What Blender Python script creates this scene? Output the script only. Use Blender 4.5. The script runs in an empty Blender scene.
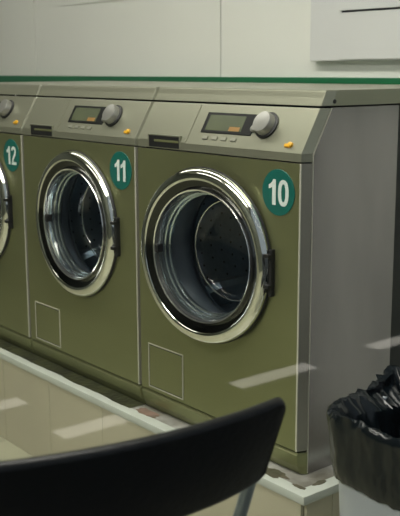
import bpy, bmesh, math, random
from mathutils import Vector, Matrix, noise

S = bpy.context.scene
COL = S.collection

# ------------------------------------------------------------------ camera
cam_d = bpy.data.cameras.new('camera')
cam = bpy.data.objects.new('camera', cam_d); COL.objects.link(cam); S.camera = cam
YAW, PITCH, ROLL, FPX = -0.8872, 0.1973, -0.0044, 947.2
fw = Vector((math.sin(YAW)*math.cos(PITCH), math.cos(YAW)*math.cos(PITCH), -math.sin(PITCH)))
rt = Vector((math.cos(YAW), -math.sin(YAW), 0)); up = rt.cross(fw)
r2 = rt*math.cos(ROLL)+up*math.sin(ROLL); u2 = -rt*math.sin(ROLL)+up*math.cos(ROLL)
m = Matrix((r2, u2, -fw)).transposed().to_4x4(); m.translation = Vector((1.9948, -1.4184, 0.8954))
cam.matrix_world = m
cam_d.sensor_fit = 'VERTICAL'; cam_d.sensor_height = 36.0; cam_d.lens = FPX/516*36.0
cam_d.clip_start = 0.02
cam_d.dof.use_dof = True; cam_d.dof.focus_distance = 2.15; cam_d.dof.aperture_fstop = 8.0

# ------------------------------------------------------------------ world, exposure
w = bpy.data.worlds.new('world'); S.world = w; w.use_nodes = True
w.node_tree.nodes['Background'].inputs[0].default_value = (0.55, 0.62, 0.7, 1)
w.node_tree.nodes['Background'].inputs[1].default_value = 0.22
S.view_settings.view_transform = 'Standard'; S.view_settings.look = 'None'
S.view_settings.gamma = 1; S.view_settings.exposure = 1.1
S.cycles.use_denoising = True
S.cycles.max_bounces = 10; S.cycles.transparent_max_bounces = 16
S.cycles.sample_clamp_indirect = 4
# strengths of the lamps of the place: (x, y, size_x, size_y, emission)
CEIL_Z = 2.25
LAMPS = [(-1.95, -0.50, 1.33, 0.30, 2.6), (-0.60, -0.50, 1.33, 0.30, 4.6), (0.75, -0.50, 1.33, 0.30, 9.5),
         (-1.2, -2.2, 1.33, 0.30, 2.5), (0.4, -2.2, 1.33, 0.30, 15.0)]
STRIP_EMIT = 1.6  # glow of the strips added outside the window

# ------------------------------------------------------------------ materials
def mat(name, color, rough=0.5, metal=0.0, spec=0.5, noise_amt=0.0, noise_scale=8.0, color2=None, bump=0.0,
        bump_scale=60.0, stretch=(1, 1, 1), coat=0.0, rough2=None, aniso=0.0):
    M = bpy.data.materials.new(name); M.use_nodes = True
    nt = M.node_tree; b = nt.nodes['Principled BSDF']
    b.inputs['Base Color'].default_value = (*color, 1)
    b.inputs['Roughness'].default_value = rough; b.inputs['Metallic'].default_value = metal
    b.inputs['Specular IOR Level'].default_value = spec; b.inputs['Coat Weight'].default_value = coat
    tc = nt.nodes.new('ShaderNodeTexCoord'); mp = nt.nodes.new('ShaderNodeMapping')
    nt.links.new(tc.outputs['Object'], mp.inputs[0]); mp.inputs['Scale'].default_value = stretch
    if noise_amt > 0 or color2 or rough2 is not None:
        n = nt.nodes.new('ShaderNodeTexNoise'); n.inputs['Scale'].default_value = noise_scale
        n.inputs['Detail'].default_value = 6
        nt.links.new(mp.outputs[0], n.inputs['Vector'])
        rp = nt.nodes.new('ShaderNodeValToRGB'); rp.color_ramp.elements[0].position = 0.35; rp.color_ramp.elements[1].position = 0.65
        c2 = color2 or tuple(c*(1-noise_amt) for c in color)
        rp.color_ramp.elements[0].color = (*c2, 1); rp.color_ramp.elements[1].color = (*color, 1)
        nt.links.new(n.outputs[0], rp.inputs[0]); nt.links.new(rp.outputs[0], b.inputs['Base Color'])
        if rough2 is not None:
            mr = nt.nodes.new('ShaderNodeMapRange'); mr.inputs['From Min'].default_value = 0.35; mr.inputs['From Max'].default_value = 0.65
            mr.inputs['To Min'].default_value = rough2; mr.inputs['To Max'].default_value = rough
            nt.links.new(n.outputs[0], mr.inputs[0]); nt.links.new(mr.outputs[0], b.inputs['Roughness'])
    if bump > 0:
        n2 = nt.nodes.new('ShaderNodeTexNoise'); n2.inputs['Scale'].default_value = bump_scale
        nt.links.new(mp.outputs[0], n2.inputs['Vector'])
        bp = nt.nodes.new('ShaderNodeBump'); bp.inputs['Strength'].default_value = bump; bp.inputs['Distance'].default_value = 0.01
        nt.links.new(n2.outputs[0], bp.inputs['Height']); nt.links.new(bp.outputs[0], b.inputs['Normal'])
    return M

def emit(name, color, strength):
    M = bpy.data.materials.new(name); M.use_nodes = True; nt = M.node_tree
    nt.nodes.remove(nt.nodes['Principled BSDF'])
    e = nt.nodes.new('ShaderNodeEmission'); e.inputs[0].default_value = (*color, 1); e.inputs[1].default_value = strength
    nt.links.new(e.outputs[0], nt.nodes['Material Output'].inputs[0]); return M

def clear(name, tint, fac, facing=False, rough=0.0):
    """clear sheet: mostly transmits, mirrors a little"""
    M = bpy.data.materials.new(name); M.use_nodes = True; nt = M.node_tree
    nt.nodes.remove(nt.nodes['Principled BSDF'])
    t = nt.nodes.new('ShaderNodeBsdfTransparent'); t.inputs[0].default_value = (*tint, 1)
    g = nt.nodes.new('ShaderNodeBsdfGlossy'); g.inputs['Roughness'].default_value = rough
    x = nt.nodes.new('ShaderNodeMixShader'); x.inputs[0].default_value = fac
    if facing:
        lw = nt.nodes.new('ShaderNodeLayerWeight'); lw.inputs[0].default_value = 0.5
        mr = nt.nodes.new('ShaderNodeMapRange'); mr.inputs['To Min'].default_value = fac; mr.inputs['To Max'].default_value = 0.5
        pw = nt.nodes.new('ShaderNodeMath'); pw.operation = 'POWER'; pw.inputs[1].default_value = 3.0
        nt.links.new(lw.outputs['Facing'], pw.inputs[0]); nt.links.new(pw.outputs[0], mr.inputs[0]); nt.links.new(mr.outputs[0], x.inputs[0])
    nt.links.new(t.outputs[0], x.inputs[1]); nt.links.new(g.outputs[0], x.inputs[2])
    nt.links.new(x.outputs[0], nt.nodes['Material Output'].inputs[0]); return M

OLIVE = mat('olive_reflection_steel', (0.285, 0.30, 0.15), 0.36, 0.7, noise_amt=0.10, noise_scale=2.5, stretch=(1, 1, 3))  # olive of the mirrored floor put into the front steel's colour
PALE = mat('pale_steel', (0.34, 0.345, 0.26), 0.34, 0.6, noise_amt=0.06, noise_scale=4)
STEEL = mat('side_steel', (0.38, 0.37, 0.365), 0.26, 0.9, noise_amt=0.25, noise_scale=5, stretch=(1, 1, .35), bump=0.04, bump_scale=14)
EDGE = mat('edge_steel', (0.62, 0.61, 0.51), 0.35, 0.3)
LITFOLD = mat('side_lit_fold', (0.36, 0.35, 0.29), 0.34, 0.6)  # end folds of the front sheet, side light put into their colour
REARSHADE = mat('rear_shade', (0.02, 0.024, 0.02), 0.5, 0.3)  # darkness on the rear of the side, put into the colour
CHROME = mat('chrome', (0.86, 0.87, 0.80), 0.07, 1.0)
CHROMED = mat('dark_reflection_chrome', (0.06, 0.062, 0.055), 0.14, 1.0)  # chrome like the ring, its dark reflection put into the colour
CHROME2 = mat('brushed_rim', (0.92, 0.93, 0.90), 0.10, 0.95)
RUBBER = mat('black_rubber', (0.012, 0.012, 0.012), 0.45)
GREYR = mat('grey_gasket', (0.10, 0.11, 0.12), 0.4)
BLACKG = mat('black_gloss', (0.010, 0.011, 0.010), 0.32, spec=0.25)
LCD = mat('lcd', (0.10, 0.115, 0.065), 0.25, color2=(0.085, 0.10, 0.06), noise_scale=10)
LCDGLOW = mat('lcd_amber', (0.30, 0.17, 0.05), 0.3)
DIAL = mat('dial_silver', (0.36, 0.36, 0.33), 0.32, 0.6)
ORANGE = mat('amber_button', (0.80, 0.42, 0.02), 0.3)
BTN = mat('grey_button', (0.36, 0.36, 0.29), 0.35, 0.4)
TEAL = mat('teal_sticker', (0.004, 0.125, 0.098), 0.4)
DIGIT = mat('white_digit', (0.72, 0.80, 0.76), 0.5)
DRUM = mat('drum_steel', (0.32, 0.38, 0.42), 0.34, 0.75, bump=0.25, bump_scale=55)
HOLE = mat('drum_hole', (0.01, 0.01, 0.01), 0.6)
GLASS = clear('door_glass', (0.74, 0.80, 0.84), 0.05, facing=True)
PANE = clear('window_pane', (0.985, 0.99, 0.985), 0.03)
WALLM = mat('wall_panel', (0.83, 0.84, 0.78), 0.35, noise_amt=0.04, noise_scale=2)
CABM = mat('cabinet_white', (0.68, 0.69, 0.68), 0.32, noise_amt=0.03, noise_scale=3)
GREEN = mat('green_trim', (0.004, 0.14, 0.045), 0.3)
JOINT = mat('joint_dark', (0.12, 0.12, 0.09), 0.7)
GROUT = mat('grout', (0.20, 0.18, 0.14), 0.8)
TILE = mat('beige_tile', (0.52, 0.49, 0.36), 0.28, noise_amt=0.10, noise_scale=3)
FLOORT = mat('floor_tile', (0.42, 0.42, 0.30), 0.3, noise_amt=0.1, noise_scale=3)
SLAB = mat('edge_stone', (0.56, 0.60, 0.54), 0.35, noise_amt=0.08, noise_scale=10)
DIRT = mat('stained_top', (0.42, 0.42, 0.39), 0.55, color2=(0.085, 0.075, 0.045), noise_scale=7, bump=0.2)
DIRT2 = mat('dried_stain', (0.13, 0.11, 0.07), 0.6, color2=(0.06, 0.06, 0.035), noise_scale=22, bump=0.4)
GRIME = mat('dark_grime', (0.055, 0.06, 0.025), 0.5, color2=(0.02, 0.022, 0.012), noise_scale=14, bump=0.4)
WHITEP = mat('plain_wall', (0.55, 0.54, 0.48), 0.7)
DARKW = mat('dark_wall', (0.10, 0.11, 0.09), 0.7)
CEILM = mat('ceiling_paint', (0.6, 0.6, 0.56), 0.8)
ASPH = mat('dark_paving', (0.012, 0.013, 0.013), 0.7)
CHAIRB = mat('black_backrest', (0.003, 0.004, 0.0045), 0.40, noise_amt=0.2, noise_scale=30, spec=0.3, bump=0.08, bump_scale=90)
TUBE = mat('grey_tube', (0.32, 0.37, 0.38), 0.35, 0.7)
BINM = mat('bin_plastic', (0.50, 0.54, 0.58), 0.4, noise_amt=0.04, noise_scale=6)
BAG = mat('black_plastic_bag', (0.004, 0.007, 0.009), 0.2, spec=0.4, bump=0.8, bump_scale=22, stretch=(1, 1, .5))
FRAME = mat('window_frame_metal', (0.25, 0.26, 0.26), 0.4, 0.8)
LAMPM = mat('lamp_housing', (0.7, 0.7, 0.7), 0.5)
STRIPG = emit('added_strip_glow', (1.0, 0.94, 0.84), STRIP_EMIT)

# ------------------------------------------------------------------ helpers
def link(name, bm, material, parent=None, smooth=False, loc=None):
    me = bpy.data.meshes.new(name)
    bmesh.ops.recalc_face_normals(bm, faces=bm.faces)
    if smooth:
        for f in bm.faces: f.smooth = True
    bm.to_mesh(me); bm.free()
    for k in (material if isinstance(material, (list, tuple)) else [material]): me.materials.append(k)
    if smooth and hasattr(me, 'set_sharp_from_angle'): me.set_sharp_from_angle(angle=math.radians(38))
    o = bpy.data.objects.new(name, me); COL.objects.link(o)
    if parent: o.parent = parent
    if loc: o.location = loc
    return o

def empty(name, loc, label, cat, group=None):
    o = bpy.data.objects.new(name, None); COL.objects.link(o); o.location = loc; o.empty_display_size = .1
    o['label'] = label; o['category'] = cat
    if group: o['group'] = group
    return o

def struct(o): o['kind'] = 'structure'; return o

def box(bm, a, b, bev=0.0, mi=0):
    x0, y0, z0 = a; x1, y1, z1 = b
    vs = [bm.verts.new(p) for p in [(x0,y0,z0),(x1,y0,z0),(x1,y1,z0),(x0,y1,z0),(x0,y0,z1),(x1,y0,z1),(x1,y1,z1),(x0,y1,z1)]]
    fs = [bm.faces.new([vs[i] for i in q]) for q in [(3,2,1,0),(4,5,6,7),(0,1,5,4),(1,2,6,5),(2,3,7,6),(3,0,4,7)]]
    for f in fs: f.material_index = mi
    if bev > 0:
        es = list({e for f in fs for e in f.edges})
        bmesh.ops.bevel(bm, geom=es, offset=bev, segments=2, affect='EDGES', profile=0.6, material=mi)

def boxobj(name, a, b, m_, parent=None, bev=0.0, smooth=False):
    bm = bmesh.new(); box(bm, a, b, bev); return link(name, bm, m_, parent, smooth)

def loft(bm, loops, close_ends=True, ring=True, mi=0):
    """loops: lists of points, same count"""
    L = [[bm.verts.new(p) for p in lp] for lp in loops]
    n = len(L[0])
    for a, b in zip(L, L[1:]):
        for i in range(n if ring else n-1):
            j = (i+1) % n
            f = bm.faces.new((a[i], a[j], b[j], b[i])); f.material_index = mi
    if close_ends and ring:
        bm.faces.new(L[0]).material_index = mi; bm.faces.new(L[-1]).material_index = mi
    return L

def lathe(bm, prof, c, n=72, axis='y', closed=False, mi=0):
    """prof: (radius, depth) pairs; spins about the y (or z) axis through c"""
    loops = []
    for r, h in prof:
        lp = []
        for i in range(n):
            a = 2*math.pi*i/n
            if axis == 'y': lp.append((c[0]+r*math.cos(a), c[1]+h, c[2]+r*math.sin(a)))
            else: lp.append((c[0]+r*math.cos(a), c[1]+r*math.sin(a), c[2]+h))
        loops.append(lp)
    if closed: loops.append(loops[0])
    L = [[bm.verts.new(p) for p in lp] for lp in (loops[:-1] if closed else loops)]
    if closed: L.append(L[0])
    for a, b in zip(L, L[1:]):
        for i in range(n):
            j = (i+1) % n
            bm.faces.new((a[i], a[j], b[j], b[i])).material_index = mi
    return L

def tube(bm, pts, r, n=14, cap=True):
    """round tube along a polyline, rounded joints from dense points"""
    P = [Vector(p) for p in pts]; loops = []
    ref = Vector((0, 0, 1))
    for i, p in enumerate(P):
        d = (P[min(i+1, len(P)-1)] - P[max(i-1, 0)]).normalized()
        a = d.cross(ref)
        if a.length < 0.05: a = d.cross(Vector((0, 1, 0)))
        a.normalize(); b = d.cross(a)
        if loops and a.dot(prev) < 0: a, b = -a, -b
        prev = a
        rr = r if not isinstance(r, (list, tuple)) else r[i]
        loops.append([p + a*rr*math.cos(2*math.pi*k/n) + b*rr*math.sin(2*math.pi*k/n) for k in range(n)])
    loft(bm, loops, cap)

def smoothpath(pts, k=8):
    P = [Vector(p) for p in pts]; out = []
    for i in range(len(P)-1):
        p0 = P[max(i-1, 0)]; p1 = P[i]; p2 = P[i+1]; p3 = P[min(i+2, len(P)-1)]
        for s in range(k):
            t = s/k
            out.append(0.5*((2*p1)+(-p0+p2)*t+(2*p0-5*p1+4*p2-p3)*t*t+(-p0+3*p1-3*p2+p3)*t**3))
    out.append(P[-1]); return out

# ------------------------------------------------------------------ room
FZ = -0.30          # floor level (the plinth top is z = 0)
WY = 0.80           # back wall
WX = 1.45           # shop window
struct(boxobj('floor', (-3.0, -3.2, FZ-0.1), (WX-0.02, WY, FZ), GROUT))
fl = bpy.data.objects['floor']
bm = bmesh.new()
for i in range(16):
    for j in range(14):
        x0 = -3.0+i*0.29; y0 = -3.2+j*0.29
        if x0+0.287 > WX-0.03 or y0+0.287 > WY: continue
        box(bm, (x0+0.0015, y0+0.0015, FZ), (x0+0.2885, y0+0.2885, FZ+0.003), 0)
link('floor_tiles', bm, FLOORT, fl)
struct(boxobj('ceiling', (-3.1, -3.3, CEIL_Z), (WX+0.1, WY+0.1, CEIL_Z+0.1), CEILM))
struct(boxobj('wall_back', (-3.1, WY, FZ), (WX+0.1, WY+0.1, CEIL_Z), WALLM))
struct(boxobj('wall_left', (-3.1, -3.3, FZ), (-3.0, WY, CEIL_Z), DARKW))
struct(boxobj('wall_front', (-3.0, -3.3, FZ), (WX+0.1, -3.2, CEIL_Z), DARKW))
wb = bpy.data.objects['wall_back']
# large wall panels with thin dark joints; sheets 2 mm proud
xs = [-3.0, -1.889, -0.595, 0.70, WX]
bm = bmesh.new(); box(bm, (-3.0, WY-0.001, 0.8), (WX, WY-0.0005, CEIL_Z)); link('joint', bm, JOINT, wb)
bm = bmesh.new()
for a, b in zip(xs, xs[1:]): box(bm, (a+0.003, WY-0.012, 0.80), (b-0.003, WY-0.001, CEIL_Z), 0.002)
link('wall_panels', bm, WALLM, wb)
# raised upper sheet whose lower edge shows at the top of the view
t1 = boxobj('trim_1', (-1.66, WY-0.0165, 1.163), (-0.70, WY-0.012, 1.75), WALLM, bev=0.001); struct(t1)
# green strip running along the wall at the height of the machine tops
g = boxobj('trim_2', (-3.0, WY-0.035, 0.828), (WX, WY-0.012, 0.8670), GREEN, bev=0.003); struct(g)

# shop window the photograph is taken through
wn = bpy.data.objects.new('window_1', None); COL.objects.link(wn); wn.location = (WX, -1.0, FZ); struct(wn)
boxobj('pane', (-0.003, -2.05, 0.05), (0.003, 1.7, 2.45), PANE, wn)
bm = bmesh.new()
box(bm, (-0.03, -2.2, 0), (0.03, 1.8, 0.05)); box(bm, (-0.03, -2.2, 2.45), (0.03, 1.8, 2.55))
box(bm, (-0.03, -2.2, 0.05), (0.03, -2.05, 2.45)); box(bm, (-0.03, 1.7, 0.05), (0.03, 1.8, 2.45))
link('window_frame', bm, FRAME, wn)
# passage outside
struct(boxobj('pavement', (WX-0.02, -40.0, FZ-0.1), (60, 60.0, FZ), ASPH))

# ------------------------------------------------------------------ tiled plinth
PX = 0.676; PY = -0.061
pl = boxobj('tiled_plinth', (-3.0, PY+0.008, FZ), (PX-0.008, WY, -0.02), GROUT); struct(pl)
bm = bmesh.new()
x1 = -0.103
k = -10
while k < 5:
    a = x1+k*0.2885; b = a+0.2885; k += 1
    if b <= -3.0: continue
    a = max(a, -3.0); b = min(b, PX-0.008)
    if b-a < 0.02: continue
    box(bm, (a+0.0008, PY, FZ+0.004), (b-0.0008, PY+0.008, -0.021), 0.0012)
for a, b in ((PY+0.008, 0.028), (0.028, 0.317), (0.317, 0.606), (0.606, 0.795)):
    box(bm, (PX-0.008, a+0.0008, FZ+0.004), (PX, b-0.0008, -0.021), 0.0012)
link('wall_tile', bm, TILE, pl)
bm = bmesh.new()
box(bm, (-3.0, PY-0.003, -0.021), (PX-0.03, PY+0.03, 0.0), 0.004)
box(bm, (PX-0.032, PY-0.003, -0.021), (PX+0.003, WY, 0.0), 0.004)
link('edge_trim', bm, SLAB, pl, True)
bm = bmesh.new(); box(bm, (-3.0, PY+0.02, -0.02), (PX-0.02, WY, -0.001)); link('plinth_top', bm, DIRT, pl)

def splat(name, cx, cy, rx, ry, z, seed, m_, h=0.0015):
    bm = bmesh.new(); rnd = random.Random(seed); n = 40
    lo, hi = [], []
    for i in range(n):
        a = 2*math.pi*i/n
        s = 0.75+0.45*noise.noise(Vector((math.cos(a)*1.6+seed*3.1, math.sin(a)*1.6, seed)))+0.18*rnd.random()
        lo.append((cx+rx*s*math.cos(a), cy+ry*s*math.sin(a), z)); hi.append((cx+rx*s*.9*math.cos(a), cy+ry*s*.9*math.sin(a), z+h))
    loft(bm, [lo, hi]); return link(name, bm, m_, pl)
splat('stain', 0.545, -0.028, 0.05, 0.022, -0.0006, 3, DIRT2)
splat('stain', 0.635, -0.035, 0.022, 0.007, -0.0006, 5, DIRT2)
splat('stain', 0.650, 0.015, 0.010, 0.022, -0.0006, 8, DIRT2)
splat('stain', 0.05, -0.02, 0.055, 0.02, -0.0006, 11, mat('rust_stain', (0.26, 0.17, 0.13), .6, color2=(.12, .10, .07), noise_scale=20))
# a run of grime that gathers between the machines' feet and the plinth edge
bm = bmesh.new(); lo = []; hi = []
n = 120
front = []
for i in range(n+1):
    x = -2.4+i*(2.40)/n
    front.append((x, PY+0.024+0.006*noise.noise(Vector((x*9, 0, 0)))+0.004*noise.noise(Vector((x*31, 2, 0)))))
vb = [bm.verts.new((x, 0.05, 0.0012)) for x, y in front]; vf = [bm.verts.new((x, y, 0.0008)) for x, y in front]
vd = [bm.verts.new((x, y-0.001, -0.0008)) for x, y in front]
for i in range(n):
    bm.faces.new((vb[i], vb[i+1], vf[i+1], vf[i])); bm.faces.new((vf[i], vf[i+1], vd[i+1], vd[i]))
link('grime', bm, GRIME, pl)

# ------------------------------------------------------------------ washing machines
SL = 0.054/0.093    # lean of the control panel
W_ = 0.60; CH = 0.0095; CD = 0.024; CHL = 0.003; CDL = 0.008
def shell(levels, yb=0.0255):
    """levels: (y, z[, chamfer depth]) from bottom to top, each a plan outline with chamfered ends"""
    bm = bmesh.new(); loops = []
    for lv in levels:
        y, z = lv[:2]; cd = lv[2] if len(lv) > 2 else CD
        B = lv[3] if len(lv) > 3 else y+yb
        loops.append([(0.0008, B, z), (0.0008, y+min(cd, CDL), z), (CHL, y, z), (W_-CH, y, z), (W_-0.0008, y+cd, z), (W_-0.0008, B, z)])
    loft(bm, loops)
    return bm
def soften(bm, off=0.0012, ang=20):
    bmesh.ops.recalc_face_normals(bm, faces=bm.faces)
    es = [e for e in bm.edges if len(e.link_faces) == 2 and e.calc_face_angle(0) > math.radians(ang)]
    bmesh.ops.bevel(bm, geom=es, offset=off, segments=2, affect='EDGES', profile=0.7); return bm

DC = (0.297, 0.0, 0.461)     # door centre on the front plane
def front_panel(parent):
    """sheet with chamfered ends and a round hole behind the door"""
    bm = bmesh.new(); n = 64; R = 0.178; z0, z1 = 0.057, 0.6985; xa, xb = CHL, W_-CH
    circ = []; rect = []
    for i in range(n):
        a = 2*math.pi*(i+0.5)/n; c, s = math.cos(a), math.sin(a)
        circ.append((DC[0]+R*c, 0, DC[2]+R*s))
        tx = ((xb if c > 0 else xa)-DC[0])/c if abs(c) > 1e-6 else 1e9
        tz = ((z1 if s > 0 else z0)-DC[2])/s if abs(s) > 1e-6 else 1e9
        t = min(tx, tz); rect.append([DC[0]+t*c, 0, DC[2]+t*s])
    for cx_, cz_ in ((xa, z0), (xb, z0), (xb, z1), (xa, z1)):    # snap the nearest points to the corners
        k = min(range(n), key=lambda q: (rect[q][0]-cx_)**2+(rect[q][2]-cz_)**2); rect[k] = [cx_, 0, cz_]
    vc = [bm.verts.new(p) for p in circ]; vr = [bm.verts.new(p) for p in rect]
    vi = [bm.verts.new((p[0], 0.012, p[2])) for p in circ]
    for i in range(n):
        j = (i+1) % n
        bm.faces.new((vc[i], vc[j], vr[j], vr[i])); bm.faces.new((vi[i], vi[j], vc[j], vc[i]))
    # ends, top and bottom returns
    def quad(*ps): bm.faces.new([bm.verts.new(p) for p in ps]).material_index = 1
    for x0, x1_, c_ in ((xa, 0.0008, CDL), (xb, W_-0.0008, CD)):
        quad((x0, 0, z0), (x0, 0, z1), (x1_, c_, z1), (x1_, c_, z0))
    for z in (z0, z1):
        quad((xa, 0, z), (xb, 0, z), (W_-0.0008, CD, z), (0.0008, CDL, z))
    bmesh.ops.remove_doubles(bm, verts=bm.verts, dist=1e-5)
    o = link('front_panel', bm, [OLIVE, LITFOLD], parent)
    # bright folded edges
    boxobj('edge_bead', (W_-CH-0.0032, -0.0012, z0), (W_-CH+0.0012, 0.001, z1), EDGE, o, 0.0006)
    return o

def washer(x0, number, label, ajar=0.0):
    t = empty('washing_machine', (x0, 0, 0), label, 'washing machine', 'washing machines in a row on the tiled plinth')
    link('kick_plate', soften(shell([(0.014, 0.0, 0.010), (0.004, 0.020, 0.02), (0.0, 0.047), (0.0055, 0.0525, 0.019)])), OLIVE, t)
    front_panel(t)
    # cabinet: sides, floor, back and the front upright edges
    bm = bmesh.new()
    def side_prof(x, yoff=0.0, yend=0.30):
        return [(x, 0.0285, 0.0), (x, 0.0285, 0.715), (x, 0.0285+SL*0.093, 0.813), (x, yend, 0.813), (x, yend, 0.0)]
    for xa, xb in ((0.0, 0.004), (W_-0.004, W_)):
        loft(bm, [side_prof(xa), side_prof(xb)])
    box(bm, (0.004, 0.03, 0.004), (W_-0.004, 0.30, 0.012))
    link('cabinet', bm, STEEL, t)
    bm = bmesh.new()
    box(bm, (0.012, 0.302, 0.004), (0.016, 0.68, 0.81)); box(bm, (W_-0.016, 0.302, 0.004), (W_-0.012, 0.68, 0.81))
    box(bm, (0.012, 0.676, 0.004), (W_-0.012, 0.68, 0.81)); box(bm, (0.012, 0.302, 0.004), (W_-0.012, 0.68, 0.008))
    link('rear_shade_housing', bm, REARSHADE, t)  # inset rear made dark in place of a shadow or dark reflection
    bm = bmesh.new(); loft(bm, [[(x, 0.0262, 0.002), (x, 0.0262, 0.7205), (x, 0.0268+SL*0.093, 0.8125), (x, 0.0300+SL*0.093, 0.8125), (x, 0.0300, 0.719), (x, 0.0300, 0.002)] for x in (W_-0.003, W_-0.0002)])
    link('corner_bead', bm, EDGE, t)
    # control panel with the pull recess of the detergent drawer cut into its lower left
    bm = soften(shell([(0.0, 0.7015), (0.0, 0.7195), (SL*0.0925, 0.812)]))
    cp = link('control_panel', bm, PALE, t)
    link('top_lid', soften(shell([(SL*0.0965, 0.8165, CD, 0.70), (SL*0.112, 0.834, CD, 0.70), (SL*0.112+0.006, 0.848, CD, 0.70), (SL*0.112+0.011, 0.850, CD, 0.70)]), 0.002), PALE, t)
    d = Vector((0, SL, 1)).normalized(); nrm = Vector((0, -1, SL)).normalized()
    def P(u, v, h=0.0):       # point on the leaning face: u along x, v up the slope, h out of it
        return Vector((u, 0, 0.7195)) + d*v + nrm*h
    def plate(bm, u0, v0, u1, v1, h0, h1, bev=0.0):
        vs = [bm.verts.new(P(u, v, h)) for h in (h0, h1) for u, v in ((u0, v0), (u1, v0), (u1, v1), (u0, v1))]
        fs = [bm.faces.new([vs[i] for i in q]) for q in [(3,2,1,0),(4,5,6,7),(0,1,5,4),(1,2,6,5),(2,3,7,6),(3,0,4,7)]]
        if bev: bmesh.ops.bevel(bm, geom=list({e for f in fs for e in f.edges}), offset=bev, segments=2, affect='EDGES')
    # detergent drawer: its front is a raised sheet left of the divider, with the dark finger recess below
    bm = bmesh.new()
    plate(bm, 0.012, 0.013, 0.2005, 0.104, -0.002, 0.0013, 0.0005)
    plate(bm, 0.012, 0.0015, 0.052, 0.013, -0.002, 0.0013); plate(bm, 0.180, 0.0015, 0.2005, 0.013, -0.002, 0.0013)
    dr = link('detergent_drawer', bm, PALE, cp)
    bm = bmesh.new()
    oo = [(0.050, 0.7035), (0.053, 0.7035), (0.053, 0.7325), (0.176, 0.7325), (0.176, 0.7035), (0.179, 0.7035), (0.179, 0.7355), (0.050, 0.7355)]
    loft(bm, [[(x, yy, z) for x, z in oo] for yy in (-0.0014, 0.006)])
    link('recess_frame', bm, PALE, dr)
    boxobj('finger_recess', (0.053, -0.0007, 0.7045), (0.176, 0.003, 0.7325), RUBBER, dr)
    bm = bmesh.new(); loft(bm, [[(x, -0.0009, 0.7175), (x, -0.0022, 0.7200), (x, -0.001, 0.7235)] for x in (0.075, 0.174)])
    link('recess_grip', bm, OLIVE, dr)
    # display
    bm = bmesh.new(); plate(bm, 0.238, 0.0315, 0.415, 0.0855, -0.001, 0.0016, 0.001)
    dp = link('display', bm, BLACKG, cp)
    bm = bmesh.new(); plate(bm, 0.252, 0.0385, 0.378, 0.0785, 0.0012, 0.0020); link('display_screen', bm, LCD, dp)
    bm = bmesh.new(); plate(bm, 0.335, 0.0395, 0.372, 0.0500, 0.0019, 0.0023); link('lit_segment', bm, LCDGLOW, dp)
    # dial
    def disc(bm, u, v, prof, n=48):
        loops = []
        for r, h in prof: loops.append([P(u+r*math.cos(2*math.pi*i/n), v+r*math.sin(2*math.pi*i/n), h) for i in range(n)])
        loft(bm, loops)
    bm = bmesh.new(); disc(bm, 0.455, 0.0595, [(0.032, -0.001), (0.032, 0.004), (0.030, 0.0055)])
    dl = link('dial', bm, RUBBER, cp, True)
    bm = bmesh.new(); disc(bm, 0.455, 0.0595, [(0.0265, 0.005), (0.0255, 0.020), (0.0240, 0.0225), (0.0130, 0.0235), (0.002, 0.0238)])
    link('dial_cap', bm, DIAL, dl, True)
    bm = bmesh.new(); disc(bm, 0.418, 0.049, [(0.0085, 0.001), (0.0085, 0.006), (0.0065, 0.0075)], 24)
    link('start_button', bm, DIAL, cp, True)
    for u in (0.264, 0.298, 0.331, 0.364):
        bm = bmesh.new(); plate(bm, u-0.0095, 0.0145, u+0.0095, 0.0235, -0.001, 0.0028, 0.001); link('program_button', bm, BTN, cp)
    bm = bmesh.new()
    plate(bm, 0.533, 0.0115, 0.553, 0.020, -0.001, 0.004, 0.0016)
    disc(bm, 0.550, 0.018, [(0.0065, 0), (0.006, 0.005), (0.004, 0.006)], 20)
    link('power_button', bm, ORANGE, cp, True)
    # service flap bottom left
    bm = bmesh.new()
    x0_, x1_, za, zb = 0.037, 0.185, 0.066, 0.186
    for a, b in (((x0_, za), (x1_, za+0.0030)), ((x0_, zb-0.0030), (x1_, zb)), ((x0_, za), (x0_+0.0030, zb)), ((x1_-0.0034, za), (x1_, zb))):
        box(bm, (a[0], -0.0018, a[1]), (b[0], 0.001, b[1]), 0.0004)
    fo = link('service_flap', bm, EDGE, t)
    boxobj('flap_gap', (x0_+0.0025, -0.0006, za+0.0022), (x1_-0.0025, 0.001, zb-0.0022), RUBBER, fo)
    boxobj('flap_door', (x0_+0.0052, -0.0012, za+0.0052), (x1_-0.0055, 0.001, zb-0.0056), OLIVE, fo)
    # door
    HX = DC[0]+0.212; D0 = (DC[0]-HX, 0.0, 0.0)      # door coordinates start at the hinge line
    dg = bmesh.new(); lathe(dg, [(0.176, 0.000), (0.2095, -0.0005), (0.2115, -0.003), (0.2095, -0.007), (0.200, -0.010), (0.176, -0.006)], D0, closed=True)
    door = link('door', dg, RUBBER, t, True, loc=(HX, DC[1], DC[2])); door.rotation_euler.z = ajar
    bm = bmesh.new()
    prof = [(0.180, -0.003), (0.2070, -0.005), (0.2090, -0.009), (0.2080, -0.013), (0.2045, -0.0175), (0.1990, -0.0210), (0.1930, -0.0230),
            (0.1870, -0.0236), (0.1830, -0.0225), (0.1800, -0.019)]
    lathe(bm, prof, D0, n=96, closed=True); link('door_ring', bm, CHROME, door, True)
    bm = bmesh.new()
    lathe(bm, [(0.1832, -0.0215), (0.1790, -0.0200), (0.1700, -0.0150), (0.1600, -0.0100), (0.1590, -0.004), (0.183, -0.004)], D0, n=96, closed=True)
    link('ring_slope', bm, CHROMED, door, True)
    bm = bmesh.new()
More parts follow.
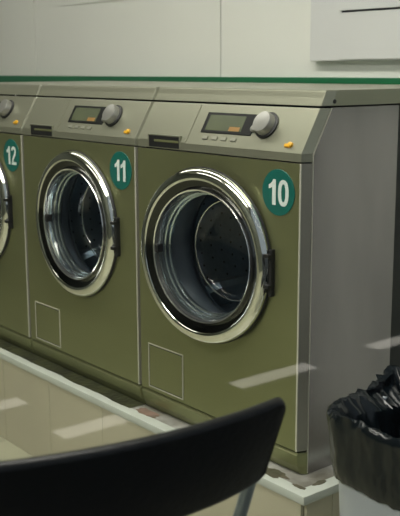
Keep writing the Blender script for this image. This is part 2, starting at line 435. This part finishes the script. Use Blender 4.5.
    lathe(bm, [(0.1605, -0.006), (0.1610, -0.0150), (0.1590, -0.0180), (0.1560, -0.0165), (0.1545, -0.010), (0.1535, -0.002), (0.1500, 0.004), (0.1500, 0.012), (0.1465, 0.014),
               (0.1465, 0.024), (0.1430, 0.026), (0.1430, 0.034), (0.1600, 0.034)], D0, n=96, closed=True)
    link('inner_rim', bm, CHROME2, door, True)
    bm = bmesh.new()
    lathe(bm, [(0.1530, -0.004), (0.1490, -0.002), (0.1430, 0.012), (0.1370, 0.040), (0.1310, 0.075), (0.1250, 0.095), (0.1130, 0.106), (0.0950, 0.110), (0.060, 0.114), (0.0015, 0.116)], D0, n=72)
    link('door_glass', bm, GLASS, door, True)
    bm = bmesh.new(); lathe(bm, [(0.1245+0.0016*math.cos(q*math.pi/4), 0.0965+0.0016*math.sin(q*math.pi/4)) for q in range(8)], D0, n=72, closed=True)
    link('glass_edge_glint', bm, CHROME2, door, True)  # polished bead added for the bright glint along the bowl's back corner
    boxobj('hinge', (-0.003, -0.013, -0.062), (0.006, 0.001, 0.045), RUBBER, door, 0.003)
    for hz in (-0.043, 0.026):
        boxobj('hinge_clip', (-0.010, -0.023, hz), (0.006, 0.001, hz+0.009), RUBBER, door, 0.002)
    boxobj('door_catch', (D0[0]-0.156, -0.014, -0.010), (D0[0]-0.147, 0.006, 0.010), RUBBER, door, 0.002)
    boxobj('door_handle', (D0[0]-0.212, -0.010, -0.028), (D0[0]-0.203, 0.0, 0.022), RUBBER, door, 0.003)
    # gasket and drum behind the glass
    bm = bmesh.new(); lathe(bm, [(0.176, 0.013), (0.172, 0.020), (0.160, 0.040), (0.158, 0.060), (0.166, 0.075), (0.176, 0.080)], DC)
    link('door_gasket', bm, GREYR, t, True)
    bm = bmesh.new(); dc = DC
    lathe(bm, [(0.165, 0.080), (0.230, 0.090), (0.238, 0.10), (0.238, 0.36), (0.228, 0.372), (0.08, 0.372), (0.06, 0.360), (0.001, 0.358)], dc, n=72)
    drum = link('drum', bm, DRUM, t, True)
    for kk in range(3):
        a = math.radians(100+120*kk); bm = bmesh.new()
        ca, sa = math.cos(a), math.sin(a); loops = []
        for yy in (0.11, 0.15, 0.30, 0.355):
            hgt = 0.05 if 0.12 < yy < 0.34 else 0.02
            pts = []
            for da, rr in ((-0.16, 0.237), (-0.05, 0.237-hgt), (0.05, 0.237-hgt), (0.16, 0.237)):
                pts.append((dc[0]+rr*math.cos(a+da), yy, dc[2]+rr*math.sin(a+da)))
            loops.append(pts)
        loft(bm, loops); link('drum_paddle', bm, DRUM, drum)
    bm = bmesh.new()      # rows of holes in the drum wall, modelled as small dark dimples
    for rrow in range(7):
        yy = 0.125+rrow*0.035
        for q in range(44):
            a = 2*math.pi*(q+0.5*(rrow % 2))/44; r_ = 0.2372
            c_ = Vector((dc[0]+r_*math.cos(a), yy, dc[2]+r_*math.sin(a)))
            tx = Vector((-math.sin(a), 0, math.cos(a))); ty = Vector((0, 1, 0))
            bm.faces.new([bm.verts.new(c_+tx*0.0035*math.cos(b*math.pi/3)+ty*0.0035*math.sin(b*math.pi/3)) for b in range(6)])
    link('drum_perforation', bm, HOLE, drum)['kind'] = 'stuff'
    # number sticker
    bm = bmesh.new(); sc_ = (0.5235, 0, 0.632)
    lathe(bm, [(0.001, 0.0005), (0.0505, 0.0005), (0.0505, -0.0008), (0.0500, -0.0013), (0.001, -0.0013)], sc_, n=64)
    st = link('number_sticker', bm, TEAL, t)
    st['label'] = 'round green sticker reading %s' % number
    bm = bmesh.new()
    def poly(pts, cx_):
        lo_ = [bm.verts.new((sc_[0]+cx_+x, -0.0012, sc_[2]+z)) for x, z in pts]; hi_ = [bm.verts.new((sc_[0]+cx_+x, -0.0018, sc_[2]+z)) for x, z in pts]
        bm.faces.new(hi_); n_ = len(pts)
        for i in range(n_): bm.faces.new((lo_[i], lo_[(i+1) % n_], hi_[(i+1) % n_], hi_[i]))
    def band(outer, inner, cx_, closed=True):
        O_ = [bm.verts.new((sc_[0]+cx_+x, -0.0018, sc_[2]+z)) for x, z in outer]; I_ = [bm.verts.new((sc_[0]+cx_+x, -0.0018, sc_[2]+z)) for x, z in inner]
        n_ = len(outer)
        for i in range(n_ if closed else n_-1):
            j = (i+1) % n_; bm.faces.new((O_[i], O_[j], I_[j], I_[i]))
    def se(a, b, e, n_=40):
        out = []
        for i in range(n_):
            q = 2*math.pi*i/n_; c, s_ = math.cos(q), math.sin(q)
            out.append((a*math.copysign(abs(c)**e, c), b*math.copysign(abs(s_)**e, s_)))
        return out
    for k_, dgt in enumerate(number):
        cx_ = (-0.0195, 0.0165)[k_] if number != '11' else (-0.0165, 0.0115)[k_]
        if dgt == '1':
            poly([(0.0015, -0.028), (0.0125, -0.028), (0.0125, 0.028), (0.0045, 0.028), (0.0005, 0.0215), (-0.0045, 0.0175), (-0.0095, 0.0155), (-0.0095, 0.0065), (-0.0035, 0.0085), (0.0015, 0.0115)], cx_)
        elif dgt == '0':
            band(se(0.0165, 0.0288, 0.85), se(0.0063, 0.0195, 0.85), cx_)
        else:
            mid = []
            for i in range(15): q = math.radians(178-i*13.2); mid.append((0.0105*math.cos(q), 0.0150+0.0095*math.sin(q)))
            mid += [(0.0075, 0.005), (0.001, -0.003), (-0.0045, -0.010), (-0.0085, -0.0170), (-0.0095, -0.0235)]
            oa, ia = [], []
            for i, (x, z) in enumerate(mid):
                q0 = mid[max(i-1, 0)]; q1 = mid[min(i+1, len(mid)-1)]; dx, dz = q1[0]-q0[0], q1[1]-q0[1]; l_ = math.hypot(dx, dz)
                oa.append((x-dz/l_*0.0048, z+dx/l_*0.0048)); ia.append((x+dz/l_*0.0048, z-dx/l_*0.0048))
            band(oa, ia, cx_, False); poly([(-0.0150, -0.0285), (0.0155, -0.0285), (0.0155, -0.0190), (-0.0145, -0.0190)], cx_)
    link('digits', bm, DIGIT, st)
    return t

washer(0.0, '10', 'nearest green and steel front-loading washing machine with the number 10 sticker', 0.11)
washer(-0.6, '11', 'middle green front-loading washing machine with the number 11 sticker')
washer(-1.2, '12', 'farthest green front-loading washing machine with the number 12 sticker, cut off at the left')
# bolt on the nearest machine's lid side and small scuffs
nm = [o for o in COL.objects if o.name == 'washing_machine'][0]
bm = bmesh.new(); loft(bm, [[(x, 0.088+r*math.cos(2*math.pi*i/16), 0.826+r*math.sin(2*math.pi*i/16)) for i in range(16)] for x, r in ((0.599, 0.0045), (0.6010, 0.0045), (0.6014, 0.003))])
b_ = link('lid_bolt', bm, RUBBER, nm)

# ------------------------------------------------------------------ wall cabinet, upper right
wc = empty('wall_cabinet', (-0.128, 0.756, 0.917), 'white cabinet on the wall above the number 10 washing machine', 'cabinet')
bm = bmesh.new(); box(bm, (0.0, 0.0, 0.0), (1.2, 0.031, 0.7), 0.002); link('carcass', bm, CABM, wc)
boxobj('lower_panel', (0.128, -0.004, 0.004), (1.2, 0.001, 0.1405), CABM, wc, 0.0012)
dd = boxobj('cabinet_door', (0.128, -0.012, 0.146), (1.2, 0.001, 0.69), CABM, wc, 0.002)
boxobj('shadow_gap', (0.130, -0.0006, 0.1402), (1.2, 0.0, 0.1465), RUBBER, wc)

# ------------------------------------------------------------------ chair
ch = empty('chair', (0.932, -0.770, FZ), 'black chair with a curved backrest and grey metal frame, in the foreground', 'chair')
ch.rotation_euler.z = -0.154
def L(x, y, z): return (x-0.93, y+0.80, z-FZ)
bm = bmesh.new(); loops = []
NY = 72
for i in range(NY+1):
    s = math.sin(math.pi/2*(-1+2*i/NY))      # along the backrest
    y = -0.80+0.232*s
    xc = 1.125-0.037*s*s
    e = 1.0 if abs(s) < 0.945 else math.sqrt(max(0.0, 1-((abs(s)-0.945)/0.055)**2))
    zt = 0.464-0.014*(1-e); zb = 0.322+0.010*(1-e)+0.008*abs(s)**3
    th = 0.010*(0.65+0.35*e)
    lean = 0.30
    pr = []
    K = 8
    for a in range(K+1):             # rounded top
        t_ = math.pi*a/K; pr.append((xc+th*math.cos(t_), zt-th+th*math.sin(t_)))
    for a in range(K+1):
        t_ = math.pi+math.pi*a/K; pr.append((xc+th*math.cos(t_)-lean*(zt-zb), zb+th+th*math.sin(t_)))
    mid = (0.462+0.315)/2
    ins = 0.012*((abs(s)-0.6)/0.4 if abs(s) > 0.6 else 0)
    loops.append([L(px_, y-(1 if s > 0 else -1)*ins*((zt-pz)/(0.15)), pz) for px_, pz in pr])
loft(bm, loops); link('backrest', bm, CHAIRB, ch, True)
def leg(pts, r=0.0095, name='leg'):
    bm = bmesh.new(); tube(bm, smoothpath([L(*p) for p in pts]), r); o = link(name, bm, TUBE, ch, True); return o
for sy in (-1, 1):
    cy = -0.80
    leg([(1.052, cy+sy*0.209, 0.350), (1.045, cy+sy*0.206, 0.325), (1.030, cy+sy*0.196, 0.26), (1.005, cy+sy*0.180, 0.16), (1.02, cy+sy*0.183, 0.0), (1.06, cy+sy*0.19, FZ+0.012)])
    leg([(0.74, cy+sy*0.165, 0.135), (0.725, cy+sy*0.175, 0.0), (0.71, cy+sy*0.185, FZ+0.012)])
    boxobj('glide', L(1.045, cy+sy*0.19-0.014, FZ), L(1.075, cy+sy*0.19+0.014, FZ+0.02), RUBBER, ch, 0.004)
    boxobj('glide', L(0.695, cy+sy*0.185-0.014, FZ), L(0.725, cy+sy*0.185+0.014, FZ+0.02), RUBBER, ch, 0.004)
    leg([(1.003, cy+sy*0.178, 0.132), (0.87, cy+sy*0.165, 0.130), (0.74, cy+sy*0.165, 0.130)], 0.009, 'seat_rail')
bm = bmesh.new(); loops = []
for z, k_ in ((0.140, 0.97), (0.145, 1.0), (0.156, 1.0), (0.162, 0.96)):
    lp = []
    for i in range(48):
        a = 2*math.pi*i/48; c, s = math.cos(a), math.sin(a)
        lp.append(L(0.865+0.195*k_*math.copysign(abs(c)**0.45, c), -0.80+0.20*k_*math.copysign(abs(s)**0.45, s), z))
    loops.append(lp)
loft(bm, loops); link('seat', bm, CHAIRB, ch, True)

# ------------------------------------------------------------------ waste bin and its bag
BX0, BX1, BY0, BY1 = 0.800, 1.125, -0.170, 0.150
bcx, bcy = (BX0+BX1)/2, (BY0+BY1)/2
def rrect(hx, hy, r, n):
    pts = []; q = n//4
    for k_, (sx, sy) in enumerate(((1, 1), (-1, 1), (-1, -1), (1, -1))):
        for i in range(q):
            a = math.pi/2*(k_+i/q)
            pts.append((sx*(hx-r)+r*math.cos(a), sy*(hy-r)+r*math.sin(a)))
    # even out with straight subdivisions
    out = []; m_ = len(pts)
    P_ = [Vector((p[0], p[1])) for p in pts]; seg = [(P_[(i+1) % m_]-P_[i]).length for i in range(m_)]; tot = sum(seg)
    for k_ in range(n):
        d_ = tot*k_/n; i = 0
        while d_ > seg[i] and i < m_-1: d_ -= seg[i]; i += 1
        out.append(P_[i].lerp(P_[(i+1) % m_], d_/seg[i]))
    return out
wbn = empty('waste_bin', (bcx, bcy, FZ), 'white plastic waste bin on the floor beside the plinth, lined with a black bag', 'bin')
N = 96
def ring_(hx, hy, z, r=0.07): return [(p.x, p.y, z) for p in rrect(hx, hy, r, N)]
H = 0.540; hx, hy = 0.155, 0.148
bm = bmesh.new()
loft(bm, [ring_(hx*0.84, hy*0.84, 0.0), ring_(hx*0.86, hy*0.86, 0.006), ring_(hx*0.975, hy*0.975, H-0.03), ring_(hx*0.975+0.004, hy*0.975+0.004, H-0.028), ring_(hx*0.975+0.004, hy*0.975+0.004, H),
          ring_(hx*0.95, hy*0.95, H), ring_(hx*0.84, hy*0.84, 0.012)])
link('body', bm, BINM, wbn, True)
bag = empty('bin_bag', (bcx, bcy, FZ+0.1), 'black plastic bag lining the white bin and folded over its rim', 'bag')
N = 200
def bagring(k_, z, amp, seed, zamp=0.0, tuft=0.0, r=0.07):
    out = []
    for i, p in enumerate(rrect(hx*k_, hy*k_, r, N)):
        a = 2*math.pi*i/N; d_ = Vector((p.x, p.y)).normalized()
        w1 = noise.noise(Vector((math.cos(a)*2.2, math.sin(a)*2.2, seed*0.35+z*3)))
        w2 = abs(noise.noise(Vector((math.cos(a)*7, math.sin(a)*7, seed*0.8+z*5))))
        w3 = abs(noise.noise(Vector((math.cos(a)*17, math.sin(a)*17, seed+z*14))))
        near = math.exp(-((a-2.35)/0.5)**2)
        off = amp*(0.6*w1+(0.35+1.6*near)*w2+(0.12+0.8*near)*w3)*(1+0.8*near)
        if k_ < 0.93: off = -abs(off)
        # tall crumple at the far left side of the rim
        tf = math.exp(-((a-2.2)/0.22)**2)*tuft
        zz = z + zamp*(0.9*w1+0.9*w2-0.3) + tf
        out.append((p.x+d_.x*off, p.y+d_.y*off, zz-0.1))
    return out
bm = bmesh.new()
spec = [(0.985, 0.425, 0.008, 1, 0.012, 0), (1.000, 0.430, 0.010, 1.5, 0.010, 0), (1.012, 0.445, 0.010, 2, 0.006, 0), (1.030, 0.47, 0.012, 3, 0.004, 0), (1.036, 0.485, 0.006, 3.5, 0.004, 0), (1.042, 0.50, 0.012, 4, 0.005, 0), (1.055, 0.525, 0.012, 5, 0.006, 0.004),
        (1.065, 0.540, 0.014, 6, 0.008, 0.008), (1.060, 0.552, 0.012, 7, 0.010, 0.018), (1.03, 0.5600, 0.014, 8, 0.010, 0.024), (0.98, 0.559, 0.014, 9, 0.010, 0.024), (0.94, 0.549, 0.018, 10, 0.008, 0.014),
        (0.905, 0.53, 0.022, 11, 0.004, 0), (0.88, 0.49, 0.024, 12, 0, 0), (0.85, 0.42, 0.026, 13, 0, 0), (0.80, 0.30, 0.026, 14, 0, 0), (0.72, 0.16, 0.02, 15, 0, 0), (0.52, 0.12, 0.02, 16, 0, 0), (0.2, 0.115, 0.0, 17, 0, 0)]
lo = loft(bm, [bagring(*s_) for s_ in spec], close_ends=False)
bm.faces.new(lo[-1])
bo = link('liner', bm, BAG, bag, True)

# ------------------------------------------------------------------ ceiling lamps of the place, and glowing strips added outside
def lamp(x, y, sx, sy, e, label):
    t = empty('ceiling_light', (x, y, CEIL_Z), label, 'light', 'ceiling lights')
    boxobj('housing', (-sx/2-0.01, -sy/2-0.01, -0.03), (sx/2+0.01, sy/2+0.01, 0), LAMPM, t)
    boxobj('diffuser', (-sx/2, -sy/2, -0.034), (sx/2, sy/2, -0.0305), emit('diffuser_glow', (1.0, 0.97, 0.88), e), t)
for a, d_ in zip(LAMPS, ('nearest the left wall', 'in the middle of the front row', 'over the number 10 washing machine', 'in the left rear of the room', 'behind the chair in the rear of the room')):
    lamp(*a, 'long white ceiling light ' + d_)
for k, (y0, y1) in enumerate([(0.09, 0.34), (0.87, 1.27), (1.66, 2.02)]):  # made-up source, added for the streaks mirrored in the pane
    t = empty('added_floor_strip', (3.5, (y0+y1)/2, FZ), 'added glowing floor strip outside, mirrored over ' + ('the tiled plinth', 'the number 10 machine front', 'the steel side above the bin')[k], 'light', 'added glow strips outside the window')
    h_ = (y1-y0)/2
    boxobj('surround', (-0.062, -h_-0.012, 0), (0.062, h_+0.012, 0.004), FRAME, t)
    boxobj('diffuser', (-0.040, -h_, 0.0042), (0.040, h_, 0.007), STRIPG, t)
t = empty('added_floor_strip', (3.88, 0.04, FZ), 'added glowing floor strip outside, mirrored at the left edge of the tiled plinth', 'light', 'added glow strips outside the window')
boxobj('surround', (-0.052, -0.13, 0), (0.052, 0.13, 0.004), FRAME, t); boxobj('diffuser', (-0.04, -0.12, 0.0042), (0.04, 0.12, 0.007), STRIPG, t)
